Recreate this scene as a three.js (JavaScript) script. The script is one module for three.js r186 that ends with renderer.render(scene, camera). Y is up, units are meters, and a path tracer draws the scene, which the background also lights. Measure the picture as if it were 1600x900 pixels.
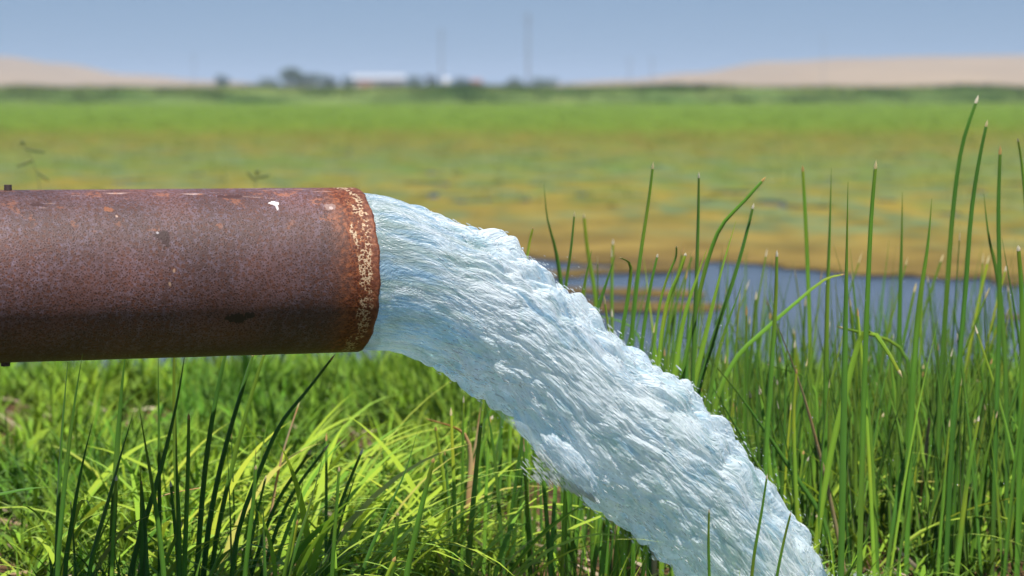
import * as THREE from 'three';
import { mergeGeometries } from 'three/addons/utils/BufferGeometryUtils.js';
import { ImprovedNoise } from 'three/addons/math/ImprovedNoise.js';

// ---------------------------------------------------------------- camera, sky, sun, exposure
const scene = new THREE.Scene();
const F = 4000;                                   // focal length in pixels of the 1600 x 900 photograph
const EYE = 1.40;
const camera = new THREE.PerspectiveCamera(2 * Math.atan(450 / F) * 180 / Math.PI, 16 / 9, 0.1, 9000);
camera.position.set(0, EYE, 0);
camera.rotation.x = -Math.atan(320 / F);
camera.focus = 6.2;
camera.userData.fStop = 3.0;
camera.updateMatrixWorld(true);
scene.add(camera);

const renderer = new THREE.WebGLRenderer({ antialias: true });
renderer.setSize(1024, 576);
renderer.toneMapping = THREE.LinearToneMapping;
renderer.toneMappingExposure = 1.65;
renderer.shadowMap.enabled = true;

const noise = new ImprovedNoise();
const N3 = (x, y, z = 0.37) => noise.noise(x, y, z);
function fbm(x, y, z = 0.37, oct = 4) { let a = 0, k = 1, s = 0; for (let i = 0; i < oct; i++) { a += k * noise.noise(x, y, z + i * 7.3); s += k; x *= 2.03; y *= 2.03; z *= 1.01; k *= 0.5; } return a / s; }
function rng(seed) { return () => { seed |= 0; seed = seed + 0x6D2B79F5 | 0; let t = Math.imul(seed ^ seed >>> 15, 1 | seed); t = t + Math.imul(t ^ t >>> 7, 61 | t) ^ t; return ((t ^ t >>> 14) >>> 0) / 4294967296; }; }
const { clamp, lerp } = THREE.MathUtils;
const smoothstep = (x, a, b) => { const t = clamp((x - a) / (b - a), 0, 1); return t * t * (3 - 2 * t); };  // also runs downhill when b < a
const mix3 = (a, b, t) => [lerp(a[0], b[0], t), lerp(a[1], b[1], t), lerp(a[2], b[2], t)];
const V = (x, y, z) => new THREE.Vector3(x, y, z);

{ // clear summer sky: pale near the horizon, deeper blue above
  const W = 1024, H = 512, data = new Float32Array(W * H * 4);
  const hor = [0.190, 0.268, 0.365], low = [0.115, 0.188, 0.305], zen = [0.05, 0.115, 0.29];
  for (let r = 0; r < H; r++) {
    const el = ((r + 0.5) / H - 0.5) * Math.PI, deg = el * 180 / Math.PI;
    let c = mix3(hor, low, smoothstep(deg, -0.4, 5));
    c = mix3(c, zen, smoothstep(deg, 2, 55));
    for (let q = 0; q < W; q++) { const i = (r * W + q) * 4; data[i] = c[0]; data[i + 1] = c[1]; data[i + 2] = c[2]; data[i + 3] = 1; }
  }
  const t = new THREE.DataTexture(data, W, H, THREE.RGBAFormat, THREE.FloatType);
  t.mapping = THREE.EquirectangularReflectionMapping; t.magFilter = t.minFilter = THREE.LinearFilter; t.needsUpdate = true;
  scene.background = t; scene.environment = t;
}
const sun = new THREE.DirectionalLight(new THREE.Color(1.0, 0.95, 0.86), 5.0);
const sunDir = V(0.02, 0.90, 0.41).normalize();
sun.position.copy(sunDir).multiplyScalar(60).add(V(0, 0, -8)); sun.target.position.set(0, 0, -8);
sun.castShadow = true; sun.shadow.mapSize.set(2048, 2048); sun.shadow.radius = 1;
Object.assign(sun.shadow.camera, { left: -12, right: 12, top: 12, bottom: -12, near: 1, far: 150 });
scene.add(sun, sun.target);

// ---------------------------------------------------------------- helpers
function at(px, py, depth) {                       // the point that stands `depth` metres away along the lens axis
  return V((px - 800) / F * depth, (450 - py) / F * depth, -depth).applyMatrix4(camera.matrixWorld);
}
function depthPlan(px, d) { return (px - 800) / F * d; }   // metres to the side for a pixel column at distance d
const used = {};
function numbered(n) { const k = used[n] = (used[n] ?? -1) + 1; return k ? n + '_' + String(k).padStart(3, '0') : n; }
function shadow(o) { o.castShadow = o.receiveShadow = true; return o; }
function tag(o, label, category, group) { o.userData.label = label; o.userData.category = category; if (group) o.userData.group = group; return o; }
function thing(name, label, category, pos = [0, 0, 0], group) { const g = new THREE.Group(); g.name = numbered(name); g.position.set(...pos); scene.add(g); return tag(g, label, category, group); }
function part(name, geo, mat, parent) { const m = shadow(new THREE.Mesh(geo, mat)); m.name = name; parent.add(m); return m; }
function structure(name, geo, mat) { const m = part(numbered(name), geo, mat, scene); m.userData.kind = 'structure'; return m; }
function std(rgb, rough = 0.8, extra = {}) { return new THREE.MeshPhysicalMaterial({ color: new THREE.Color().setRGB(...rgb), roughness: rough, specularIntensity: rough > 0.82 ? 0.12 : 0.8, ...extra }); }
function leafMat(rgb, trans = 0.35, coat = 0, extra = {}) { return new THREE.MeshPhysicalMaterial({ color: new THREE.Color().setRGB(...rgb), roughness: 0.9, transmission: trans, thickness: 0, side: THREE.DoubleSide, specularIntensity: 0.3, clearcoat: coat, clearcoatRoughness: 0.35, ...extra }); }
function dataTex(w, h, fn, srgb) {
  const a = new Uint8Array(w * h * 4), o = [0, 0, 0, 255];
  for (let y = 0; y < h; y++) for (let x = 0; x < w; x++) { fn(x, y, o); const i = (y * w + x) * 4; for (let k = 0; k < 3; k++) a[i + k] = clamp(o[k], 0, 255); a[i + 3] = 255; }
  const t = new THREE.DataTexture(a, w, h); t.magFilter = THREE.LinearFilter; t.minFilter = THREE.LinearMipmapLinearFilter; t.generateMipmaps = true;
  t.wrapS = t.wrapT = THREE.RepeatWrapping; if (srgb) t.colorSpace = THREE.SRGBColorSpace; t.needsUpdate = true; return t;
}
function grid(nu, nv, fn, colors) {                // (nu+1) x (nv+1) sheet; fn(i, j, p, c, uv) fills position, colour and uv
  const P = new Float32Array((nu + 1) * (nv + 1) * 3), C = colors ? new Float32Array(P.length) : null, UV = new Float32Array((nu + 1) * (nv + 1) * 2), I = [];
  const p = [0, 0, 0], c = [1, 1, 1], uv = [0, 0];
  for (let j = 0; j <= nv; j++) for (let i = 0; i <= nu; i++) {
    const k = j * (nu + 1) + i; fn(i, j, p, c, uv);
    P.set(p, k * 3); UV.set(uv, k * 2); if (C) C.set(c, k * 3);
    if (i < nu && j < nv) I.push(k, k + 1, k + nu + 1, k + 1, k + nu + 2, k + nu + 1);
  }
  const g = new THREE.BufferGeometry();
  g.setAttribute('position', new THREE.BufferAttribute(P, 3)); g.setAttribute('uv', new THREE.BufferAttribute(UV, 2));
  if (C) g.setAttribute('color', new THREE.BufferAttribute(C, 3));
  g.setIndex(I); g.computeVertexNormals(); return g;
}

// ---------------------------------------------------------------- ground, pond, algae, levee, hills
const WATER = -0.10;
const shoreAt = (x) => 13.0 + 0.8 * N3(x * 0.35, 2.1) + 0.25 * N3(x * 1.3, 8.1) - (x < -0.6 ? 0.25 : 0);
function groundY(x, d) {
  let y = 0.03 * fbm(x * 0.6, d * 0.6) + 0.02 * N3(x * 3.1, d * 3.1);
  const s = shoreAt(x);
  if (d > s - 1.5) y -= 0.5 * smoothstep(d, s - 1.5, s + 2.2);
  if (d > 198) y = lerp(-0.45, 0.0, smoothstep(d, 198, 203));
  return y;
}
{
  const zs = [], xs = [];
  for (let i = 0; i <= 60; i++) zs.push(-30 + i * 0.5);                  // behind the camera
  for (let i = 1; i <= 130; i++) zs.push(i * 0.13);
  for (let k = 17.5; k < 190; k *= 1.12) zs.push(k);
  zs.push(198, 200, 203, 215, 300, 450, 700, 1100, 1800, 3000, 5500);
  for (let i = -60; i <= 60; i++) xs.push(Math.sign(i) * (Math.abs(i) * 0.1 + Math.pow(Math.abs(i) / 60, 7) * 3000));
  const soil = dataTex(512, 512, (x, y, o) => {
    const n = fbm(x / 40, y / 40), f = N3(x / 5, y / 5), k = 0.5 + 0.6 * n + 0.25 * f;
    o[0] = 62 + 46 * k; o[1] = 48 + 36 * k; o[2] = 34 + 24 * k;
  }, true);
  const g = grid(xs.length - 1, zs.length - 1, (i, j, p, c, uv) => {
    const d = zs[j], x = xs[i]; p[0] = x; p[1] = groundY(x, d); p[2] = -d; uv[0] = x; uv[1] = d;
  });
  structure('ground', g, std([1, 1, 1], 0.95, { map: soil, bumpMap: soil, bumpScale: 0.02, side: THREE.DoubleSide }));
}
{
  const rip = dataTex(512, 512, (x, y, o) => {
    const a = x / 512 * Math.PI * 2, b = y / 512 * Math.PI * 2;
    let v = 0; for (const [p, q, s] of [[3, 7, 0], [5, 11, 1.3], [-4, 13, 2.1], [9, 17, 0.4], [-11, 23, 3.2], [2, 29, 1.1]]) v += Math.sin(p * a + q * b + s) / Math.sqrt(q);
    o[0] = o[1] = o[2] = 128 + 60 * v;
  });
  rip.repeat.set(0.5, 0.5);
  const g = new THREE.PlaneGeometry(260, 192, 1, 1); g.rotateX(-Math.PI / 2);
  const u = g.attributes.uv; for (let i = 0; i < u.count; i++) u.setXY(i, u.getX(i) * 260, u.getY(i) * 192);
  const m = structure('pond_water', g, new THREE.MeshPhysicalMaterial({ color: new THREE.Color().setRGB(0.045, 0.058, 0.075), roughness: 0.12, ior: 1.33, bumpMap: rip, bumpScale: 0.02 }));
  m.position.set(0, WATER, -12.2 - 96);
}
const bandTable = [ // distance, colour A, colour B, cover
  [14, [0.080, 0.054, 0.024], [0.115, 0.078, 0.024], 0.00],
  [21.6, [0.085, 0.058, 0.022], [0.130, 0.088, 0.024], 0.03],
  [23.2, [0.125, 0.084, 0.024], [0.178, 0.124, 0.032], 0.92],
  [27, [0.150, 0.112, 0.026], [0.195, 0.146, 0.034], 0.93],
  [32, [0.130, 0.125, 0.022], [0.195, 0.146, 0.028], 0.80],
  [38, [0.098, 0.130, 0.028], [0.190, 0.150, 0.022], 0.76],
  [47, [0.085, 0.135, 0.028], [0.130, 0.142, 0.024], 0.80],
  [58, [0.100, 0.135, 0.022], [0.165, 0.128, 0.020], 0.90],
  [72, [0.108, 0.138, 0.018], [0.150, 0.122, 0.018], 0.98],
  [86, [0.100, 0.170, 0.012], [0.125, 0.150, 0.014], 1.2],
  [105, [0.098, 0.166, 0.014], [0.110, 0.162, 0.014], 1.4],
  [210, [0.100, 0.170, 0.014], [0.114, 0.174, 0.015], 1.6]];
function bandAt(d) {
  let i = 0; while (i < bandTable.length - 2 && bandTable[i + 1][0] < d) i++;
  const a = bandTable[i], b = bandTable[i + 1], t = clamp((d - a[0]) / (b[0] - a[0]), 0, 1);
  return [mix3(a[1], b[1], t), mix3(a[2], b[2], t), lerp(a[3], b[3], t)];
}
function algaeAt(x, d) {                           // [cover, colour] of the floating growth
  const dd = d * (1 + 0.05 * N3(x * 0.12, d * 0.1, 5)) + 0.75 * clamp(x, -6, 6) * smoothstep(d, 60, 20);
  const [A, B, cov] = bandAt(dd);
  const n = fbm(x * 1.3, d * 0.50, 1.7, 4), m = fbm(x * 1.4, d * 0.60, 9.1, 3);
  let patch = cov + 1.0 * n;
  if (dd > 15.2 && dd < 23) {                    // brown rafts out on the open water
    const raft = fbm(x * 0.62 + 4.0, d * 0.95, 3.3, 3) - 0.07 - 0.24 * smoothstep(x, 1.0, 2.0) - 0.1 * smoothstep(dd, 17.0, 15.2);
    if (raft > 0) patch = Math.max(patch, 0.46 + raft);
  }
  let c = mix3(A, B, clamp(0.5 + 2.4 * m, 0, 1)); const gs = smoothstep(fbm(x * 1.7, d * 0.7, 17.7, 3), -0.02, 0.25) * smoothstep(dd, 24, 30) * smoothstep(dd, 75, 50); c = mix3(c, [0.10, 0.135, 0.055], gs); const v = 1 + 0.35 * N3(x * 2.3, d * 1.3, 4.4) + 0.2 * N3(x * 6, d * 3, 2);
  return [patch, [c[0] * v, c[1] * v, c[2] * v]];
}
{ // floating algae: a sheet a finger above the water, cut where open water shows
  const ds = []; for (let d = 14.5; d < 188; d *= 1.0035) ds.push(d);
  const nx = 320, idx = new Map(), P = [], C = [], I = [];
  const X = (i, d) => (i / nx - 0.5) * (0.74 * d + 14);
  const key = (i, j) => {
    const k = j * (nx + 1) + i; if (idx.has(k)) return idx.get(k);
    const d = ds[j], x = X(i, d), [, c] = algaeAt(x, d); P.push(x, WATER + 0.012 + 0.008 * N3(x * 4, d * 4), -d); C.push(...c); idx.set(k, P.length / 3 - 1); return P.length / 3 - 1;
  };
  for (let j = 0; j < ds.length - 1; j++) for (let i = 0; i < nx; i++) {
    if (algaeAt(X(i + 0.5, ds[j]), ds[j])[0] < 0.46) continue;
    const a = key(i, j), b = key(i + 1, j), c = key(i, j + 1), e = key(i + 1, j + 1); I.push(a, b, c, b, e, c);
  }
  const g = new THREE.BufferGeometry(); g.setAttribute('position', new THREE.Float32BufferAttribute(P, 3)); g.setAttribute('color', new THREE.Float32BufferAttribute(C, 3)); g.setIndex(I); g.computeVertexNormals();
  const m = part('floating_algae', g, std([1, 1, 1], 0.85, { vertexColors: true, side: THREE.DoubleSide }), scene);
  tag(m, 'ochre and green algae floating in patches on the flooded field', 'algae').userData.kind = 'stuff';
}
function bladeGeo(h, w, bend, segs, seed, fold = 0.25) { // one curved leaf, three points across, pointing up and bending to +x
  const P = [], I = [], r = rng(seed), tw = (r() - 0.5) * 0.8;
  for (let k = 0; k <= segs; k++) {
    const t = k / segs, a = bend * t * 1.1, y = h * (bend > 0.05 ? Math.sin(a) / (bend * 1.1) : t), x = h * (bend > 0.05 ? (1 - Math.cos(a)) / (bend * 1.1) : 0);
    const ww = w * 0.5 * (0.55 + 0.9 * t * (1 - t) * 1.6) * (t > 0.55 ? 1 - Math.pow((t - 0.55) / 0.45, 1.6) * 0.97 : 1), q = tw * t;
    const cx = Math.sin(q), cz = Math.cos(q);
    P.push(x - cx * ww, y, -cz * ww, x + fold * ww * Math.cos(a) * -1, y + fold * ww * Math.sin(a) * -1, 0, x + cx * ww, y, cz * ww);
    if (k < segs) { const b = k * 3; I.push(b, b + 1, b + 3, b + 1, b + 4, b + 3, b + 1, b + 2, b + 4, b + 2, b + 5, b + 4); }
  }
  const g = new THREE.BufferGeometry(); g.setAttribute('position', new THREE.Float32BufferAttribute(P, 3)); g.setIndex(I); g.computeVertexNormals(); return g;
}
function tuftGeo(n, h, w, spread, bendLo, bendHi, segs, seed) {
  const r = rng(seed), L = [];
  for (let i = 0; i < n; i++) {
    const g = bladeGeo(h * (0.5 + 0.6 * r()), w * (0.6 + 0.7 * r()), bendLo + (bendHi - bendLo) * r(), segs, seed * 31 + i);
    g.rotateZ(-(r() - 0.3) * 0.5); g.rotateY(r() * 6.283); g.translate((r() - 0.5) * spread, 0, (r() - 0.5) * spread);
    const v = 0.72 + 0.5 * r(), yel = r() * 0.25, c = new Float32Array(g.attributes.position.count * 3);
    for (let k = 0; k < c.length; k += 3) { c[k] = v * (1 + yel); c[k + 1] = v; c[k + 2] = v * (1 - yel); }
    g.setAttribute('color', new THREE.BufferAttribute(c, 3)); L.push(g);
  }
  return mergeGeometries(L);
}
function stuff(name, geo, mat, list, label, category) { // list of [x, y, z, turn, scale, rgb, lean?]
  const m = shadow(new THREE.InstancedMesh(geo, mat, list.length)), M = new THREE.Matrix4(), q = new THREE.Quaternion(), e = new THREE.Euler(), c = new THREE.Color();
  list.forEach(([x, y, z, turn, s, rgb, lean = 0], i) => {
    e.set(lean * 0.4, turn, lean, 'ZXY'); q.setFromEuler(e);
    M.compose(V(x, y, z), q, Array.isArray(s) ? V(...s) : V(s, s, s)); m.setMatrixAt(i, M); m.setColorAt(i, c.setRGB(...rgb));
  });
  m.name = numbered(name); m.userData.kind = 'stuff'; scene.add(m); return tag(m, label, category);
}
{ // young rice standing in the flooded field, thickening with distance
  const r = rng(77), list = [], far = [];
  while (list.length < 15000) {
    const d = 26 * Math.pow(186 / 26, Math.pow(r(), 0.55)), x = (r() - 0.5) * (0.56 * d + 5);
    const green = smoothstep(d, 30, 95); if (r() > 0.12 + 0.88 * green) continue;
    const v = 0.75 + 0.5 * r(), [, c] = algaeAt(x, d);
    list.push([x, WATER - 0.02, -d, r() * 6.28, 0.7 + 0.8 * r(), mix3([0.10 * v, 0.18 * v, 0.012 * v], [c[0] * v, c[1] * v, c[2] * v], 0.45)]);
  }
  stuff('rice_shoots', tuftGeo(7, 0.15, 0.008, 0.5, 0.1, 0.7, 2, 5), leafMat([1, 1, 1], 0.3, 0, { vertexColors: true }), list, 'bright green rice shoots standing in the flooded field', 'rice');
}
{ // levee across the far side
  const xs = [], nx = 300; for (let i = 0; i <= nx; i++) xs.push((i / nx - 0.5) * 150);
  const prof = [[184, -0.3], [187, 0.1], [189, 0.4], [191, 0.8], [194, 0.98], [205, 0.98], [209, 0.5], [212, 0]];
  const g = grid(nx, prof.length - 1, (i, j, p, c) => {
    const x = xs[i], [d, y] = prof[j], n = fbm(x * 0.25, d * 0.2, 2);
    p[0] = x; p[1] = y + (y > 0.05 ? 0.18 * n : 0); p[2] = -d - 0.6 * n;
    const k = clamp(0.5 + 1.4 * fbm(x * 0.1, d * 0.35, 6), 0, 1); c.splice(0, 3, ...mix3([0.045, 0.10, 0.02], [0.16, 0.21, 0.06], k));
  }, true);
  structure('levee', g, std([1, 1, 1], 0.95, { vertexColors: true, side: THREE.DoubleSide }));
  const r = rng(12), list = [];
  for (let i = 0; i < 9000; i++) {
    const x = (r() - 0.5) * 120, t = r(), d = 186.4 + 10 * t, y = d < 194 ? lerp(-0.05, 0.95, smoothstep(d, 186.4, 193.6)) : 0.95;
    const k = clamp(0.30 + 2.6 * fbm(x * 0.13, d * 0.30, 6) + 0.5 * smoothstep(d, 189, 192), 0, 1), v = 0.8 + 0.4 * r();
    const c = mix3([0.030, 0.088, 0.014], [0.20, 0.25, 0.075], k); list.push([x, y - 0.1 + 0.1 * N3(x * 0.25, d * 0.2), -d, r() * 6.28, (0.7 + 0.7 * r()) * (0.75 + 0.6 * (1 - k)), [c[0] * v, c[1] * v, c[2] * v]]);
  }
  stuff('levee_grass', tuftGeo(12, 0.42, 0.05, 0.7, 0.2, 1.1, 2, 9), leafMat([1, 1, 1], 0.25, 0, { vertexColors: true }), list, 'rough green and straw grass covering the far levee', 'grass');
}
function hill(pts, d0, depth, seed) { // pts: [px, py] skyline
  const xs = [], n = 160, x0 = pts[0][0], x1 = pts[pts.length - 1][0];
  const dry = (x, d) => mix3([0.255, 0.170, 0.080], [0.335, 0.228, 0.108], clamp(0.5 + 1.3 * fbm(x * 0.012, d * 0.03, seed), 0, 1));
  const g = grid(n, 14, (i, j, p, c) => {
    const px = x0 + (x1 - x0) * i / n; let k = 0; while (k < pts.length - 2 && pts[k + 1][0] < px) k++;
    const t = clamp((px - pts[k][0]) / (pts[k + 1][0] - pts[k][0]), 0, 1), s = t * t * (3 - 2 * t), py = lerp(pts[k][1], pts[k + 1][1], s);
    const d = d0 + depth * j / 14, q = Math.sin(Math.min(1, j / 10) * Math.PI / 2) * (j > 10 ? 1 - (j - 10) / 4.5 : 1);
    const top = EYE + (130 - py) / F * (d0 + depth * 0.7);
    p[0] = (px - 800) / F * (d0 + depth * 0.7); p[1] = lerp(-1, top, q) + 0.5 * N3(p[0] * 0.03, d * 0.02, seed); p[2] = -d; c.splice(0, 3, ...dry(p[0], d));
  }, true);
  structure('hill', g, std([1, 1, 1], 0.95, { vertexColors: true, side: THREE.DoubleSide }));
}
hill([[850, 131], [980, 125], [1080, 114], [1200, 97], [1330, 91], [1460, 88], [1640, 86], [1900, 84], [2300, 110], [2500, 131]], 1200, 500, 3);
hill([[-1000, 131], [-700, 95], [-300, 76], [-100, 80], [0, 88], [90, 99], [200, 116], [330, 126], [430, 131]], 1300, 500, 8);

// ---------------------------------------------------------------- far things: trees, barn, poles
function tree(px, top, wpx, d, label, group, seed, rgb) {
  const r = rng(seed), x = (px - 800) / F * d, H = EYE + (130 - top) / F * d, R = wpx / 2 / F * d;
  const t = thing('tree', label, 'tree', [x, 0, -d], group);
  const limbs = [new THREE.CylinderGeometry(0.07 * H * 0.5, 0.05 * H, H * 0.6, 7).translate(0, H * 0.3, 0)];
  for (let i = 0; i < 5; i++) { const l = new THREE.CylinderGeometry(0.02 * H * 0.5, 0.03 * H, H * 0.5, 5).translate(0, H * 0.25, 0); l.rotateZ(0.5 + r() * 0.4); l.rotateY(i * 1.26 + r()); l.translate(0, H * 0.3, 0); limbs.push(l); }
  part('trunk', mergeGeometries(limbs), std([0.09, 0.07, 0.05], 0.9), t);
  const P = [], I = [], N = 2600, lobes = [];
  for (let i = 0; i < 9; i++) lobes.push([(r() - 0.5) * 1.5 * R, H * (0.30 + 0.50 * r()), (r() - 0.5) * 1.3 * R, R * (0.34 + 0.22 * r()), H * (0.20 + 0.1 * r())]);
  for (let i = 0; i < N; i++) {
    const L = lobes[i % 9], a = r() * 6.283, cz = 2 * r() - 1, q = Math.cbrt(0.25 + 0.75 * r()), sz = Math.sqrt(1 - cz * cz);
    const c = [L[0] + L[3] * q * sz * Math.cos(a), Math.min(H, L[1] + L[4] * q * cz), L[2] + L[3] * q * sz * Math.sin(a)], s = H * (0.03 + 0.03 * r());
    const u = V(r() - 0.5, r() - 0.5, r() - 0.5).normalize().multiplyScalar(s), v = V(r() - 0.5, r() - 0.5, r() - 0.5).cross(u).normalize().multiplyScalar(s * 0.6), b = P.length / 3;
    P.push(c[0] - u.x, c[1] - u.y, c[2] - u.z, c[0] + v.x, c[1] + v.y, c[2] + v.z, c[0] + u.x, c[1] + u.y, c[2] + u.z, c[0] - v.x, c[1] - v.y, c[2] - v.z); I.push(b, b + 1, b + 2, b, b + 2, b + 3);
  }
  const g = new THREE.BufferGeometry(); g.setAttribute('position', new THREE.Float32BufferAttribute(P, 3)); g.setIndex(I); g.computeVertexNormals();
  part('crown', g, leafMat(rgb, 0.25), t);
}
const treeGreen = [0.085, 0.13, 0.06];
tree(474, 103, 68, 520, 'largest dark round tree on the horizon left of the barn', 'far trees', 41, treeGreen);
tree(517, 117, 24, 640, 'small dark tree between the large round tree and the barn', 'far trees', 42, treeGreen);
tree(348, 117, 24, 700, 'lone small tree at the foot of the left hill', 'far trees', 43, treeGreen);
tree(546, 118, 18, 660, 'little dark bush touching the left end of the barn', 'far trees', 44, treeGreen);
tree(648, 119, 28, 760, 'small dark tree touching the right end of the barn', 'far trees', 45, treeGreen);
tree(674, 118, 26, 800, 'small greyish tree just left of the white tank', 'far trees', 46, [0.08, 0.09, 0.07]);
tree(720, 121, 34, 900, 'low grey-green bush just right of the white tank', 'far trees', 49, [0.07, 0.09, 0.06]);
tree(803, 120, 30, 800, 'small dark tree at the foot of the tallest pole', 'far trees', 47, treeGreen);
tree(857, 120, 56, 820, 'wide low tree right of the tallest pole on the horizon', 'far trees', 48, treeGreen);
tree(420, 121, 40, 900, 'low far bush left of the largest round tree', 'far trees', 50, treeGreen);
{
  const d = 700, x0 = depthPlan(553, d), x1 = depthPlan(632, d), H = EYE + 12 / F * d - 1.0, top = EYE + 13.5 / F * d, w = x1 - x0;
  const b = thing('barn', 'long low white barn with a pale metal roof on the horizon', 'barn', [(x0 + x1) / 2, 0, -d]);
  part('wall', new THREE.BoxGeometry(w, H, 7).translate(0, H / 2, 0), std([0.46, 0.38, 0.34], 0.8), b);
  const s = new THREE.Shape([new THREE.Vector2(-4, H), new THREE.Vector2(4, H), new THREE.Vector2(0, top)]);
  part('roof', new THREE.ExtrudeGeometry(s, { depth: w + 0.8, bevelEnabled: false }).rotateY(Math.PI / 2).translate(-w / 2 - 0.4, 0.01, 0), std([0.33, 0.35, 0.38], 0.9), b);
  part('door', new THREE.BoxGeometry(3, H * 0.8, 0.2).translate(-w * 0.24, H * 0.4, 3.55), std([0.45, 0.20, 0.13], 0.8), b);
  for (const k of [0.02, 0.2, 0.36]) part('window', new THREE.BoxGeometry(1.1, 0.8, 0.2).translate(w * k, H * 0.6, 3.53), std([0.2, 0.22, 0.25], 0.3), b);
}
{
  const d = 640, t = thing('water_tank', 'small white tank on legs right of the barn below the second pole', 'tank', [depthPlan(698, d), 0, -d]);
  part('tank', new THREE.LatheGeometry([[0, 0.7], [0.8, 0.75], [0.85, 1.0], [0.85, 2.4], [0.7, 2.65], [0, 2.8]].map((p) => new THREE.Vector2(...p)), 20), std([0.75, 0.75, 0.75], 0.6), t);
  for (let k = 0; k < 4; k++) part('leg', new THREE.BoxGeometry(0.12, 0.8, 0.12).translate(0.55 * (k & 1 ? 1 : -1), 0.4, 0.55 * (k & 2 ? 1 : -1)), std([0.5, 0.5, 0.5], 0.7), t);
  const s = thing('shed', 'tiny red shed on the horizon between the two tallest poles', 'shed', [depthPlan(745, 660), 0, -660]);
  part('wall', new THREE.BoxGeometry(2.8, 1.8, 2.5).translate(0, 0.9, 0), std([0.26, 0.10, 0.06], 0.85), s);
  part('roof', new THREE.ExtrudeGeometry(new THREE.Shape([new THREE.Vector2(-1.5, 1.8), new THREE.Vector2(1.5, 1.8), new THREE.Vector2(0, 2.4)]), { depth: 3, bevelEnabled: false }).rotateY(Math.PI / 2).translate(-1.5, 0.01, 0), std([0.28, 0.13, 0.09], 0.8), s);
}
function pole(px, top, d, rad, label) {
  const H = EYE + (130 - top) / F * d, t = thing('utility_pole', label, 'pole', [depthPlan(px, d), 0, -d], 'power poles on the horizon'), m = std([0.20, 0.20, 0.20], 0.9);
  part('post', new THREE.CylinderGeometry(rad * 0.7, rad, H, 8).translate(0, H / 2, 0), m, t);
  for (const k of [0.86, 0.94]) part('crossarm', new THREE.BoxGeometry(2.2, 0.16, 0.14).rotateY(0.9).translate(0, H * k, 0.12), m, t);
}
pole(825, 20, 600, 0.24, 'tallest power pole, right of the middle of the horizon');
pole(690, 45, 700, 0.22, 'second tallest power pole above the white tank');
pole(983, 90, 900, 0.2, 'left one of the pair of short poles left of the right hill');
pole(1018, 90, 900, 0.2, 'right one of the pair of short poles left of the right hill');
pole(305, 84, 1000, 0.16, 'faint pole above the foot of the left hill');
pole(1285, 50, 1100, 0.16, 'faint pole standing up behind the right hill');

scene.fog = new THREE.FogExp2(new THREE.Color().setRGB(0.62, 0.76, 0.95), 0.0004);  // summer haze

// ---------------------------------------------------------------- rusty pipe
const R = 0.2, rim = at(557, 421.5, 6.226), back = at(0, 432, 5.93);
const axis = rim.clone().sub(back).normalize(), side = V(0, 1, 0).cross(axis).normalize().negate(), up = V().crossVectors(axis, side).normalize();
if (up.y < 0) up.negate();
const toCam = side.z > 0 ? side : side.clone().negate();
const pipePoint = (s, e, r) => rim.clone().addScaledVector(axis, -s).addScaledVector(up, r * Math.sin(e)).addScaledVector(toCam, r * Math.cos(e)); // s metres behind the rim, e = elevation towards the camera
const PL = 1.3, TW = 2048, TH = 2048;
const cellHash = (i, j, k) => { let h = Math.imul(i, 374761393) + Math.imul(j, 668265263) + Math.imul(k, 2147483647 >>> 3); h = Math.imul(h ^ h >>> 13, 1274126177); return ((h ^ h >>> 16) >>> 0) / 4294967296; };
function dots(x, y, k) {                           // distance to jittered points, in cells, over their size
  const i = Math.floor(x), j = Math.floor(y); let b = 9;
  for (let a = -1; a <= 1; a++) for (let c = -1; c <= 1; c++) { const p = i + a, q = j + c, s = 0.12 + 0.38 * cellHash(p, q, k + 2); const dx = x - p - cellHash(p, q, k), dy = y - q - cellHash(p, q, k + 1); b = Math.min(b, Math.sqrt(dx * dx + dy * dy) / s); }
  return b;
}
const marks = [ // s, elevation, half length, half height (m), colour
  [0.235, 1.00, 0.011, 0.008, [225, 222, 222]], [0.231, 0.92, 0.0035, 0.010, [215, 210, 208]],
  [0.517, 0.52, 0.016, 0.012, [58, 34, 33]], [0.511, 0.47, 0.010, 0.016, [60, 36, 34]], [0.527, 0.56, 0.003, 0.003, [190, 185, 190]],
  [0.343, -0.50, 0.024, 0.013, [42, 30, 28]], [0.312, -0.46, 0.014, 0.008, [42, 30, 28]],
  [0.79, 1.02, 0.016, 0.008, [70, 42, 38]], [0.335, 1.17, 0.028, 0.008, [72, 44, 40]],
  [0.103, 0.93, 0.016, 0.012, [146, 120, 112]], [0.100, 0.90, 0.004, 0.005, [190, 170, 164]],
  [0.495, 0.10, 0.003, 0.005, [170, 136, 110]], [0.505, -0.05, 0.003, 0.005, [160, 132, 110]], [0.63, 0.92, 0.012, 0.009, [150, 92, 60]], [0.615, 0.80, 0.003, 0.004, [200, 170, 150]]];
const bumpH = new Uint8Array(TW * TH);
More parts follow.
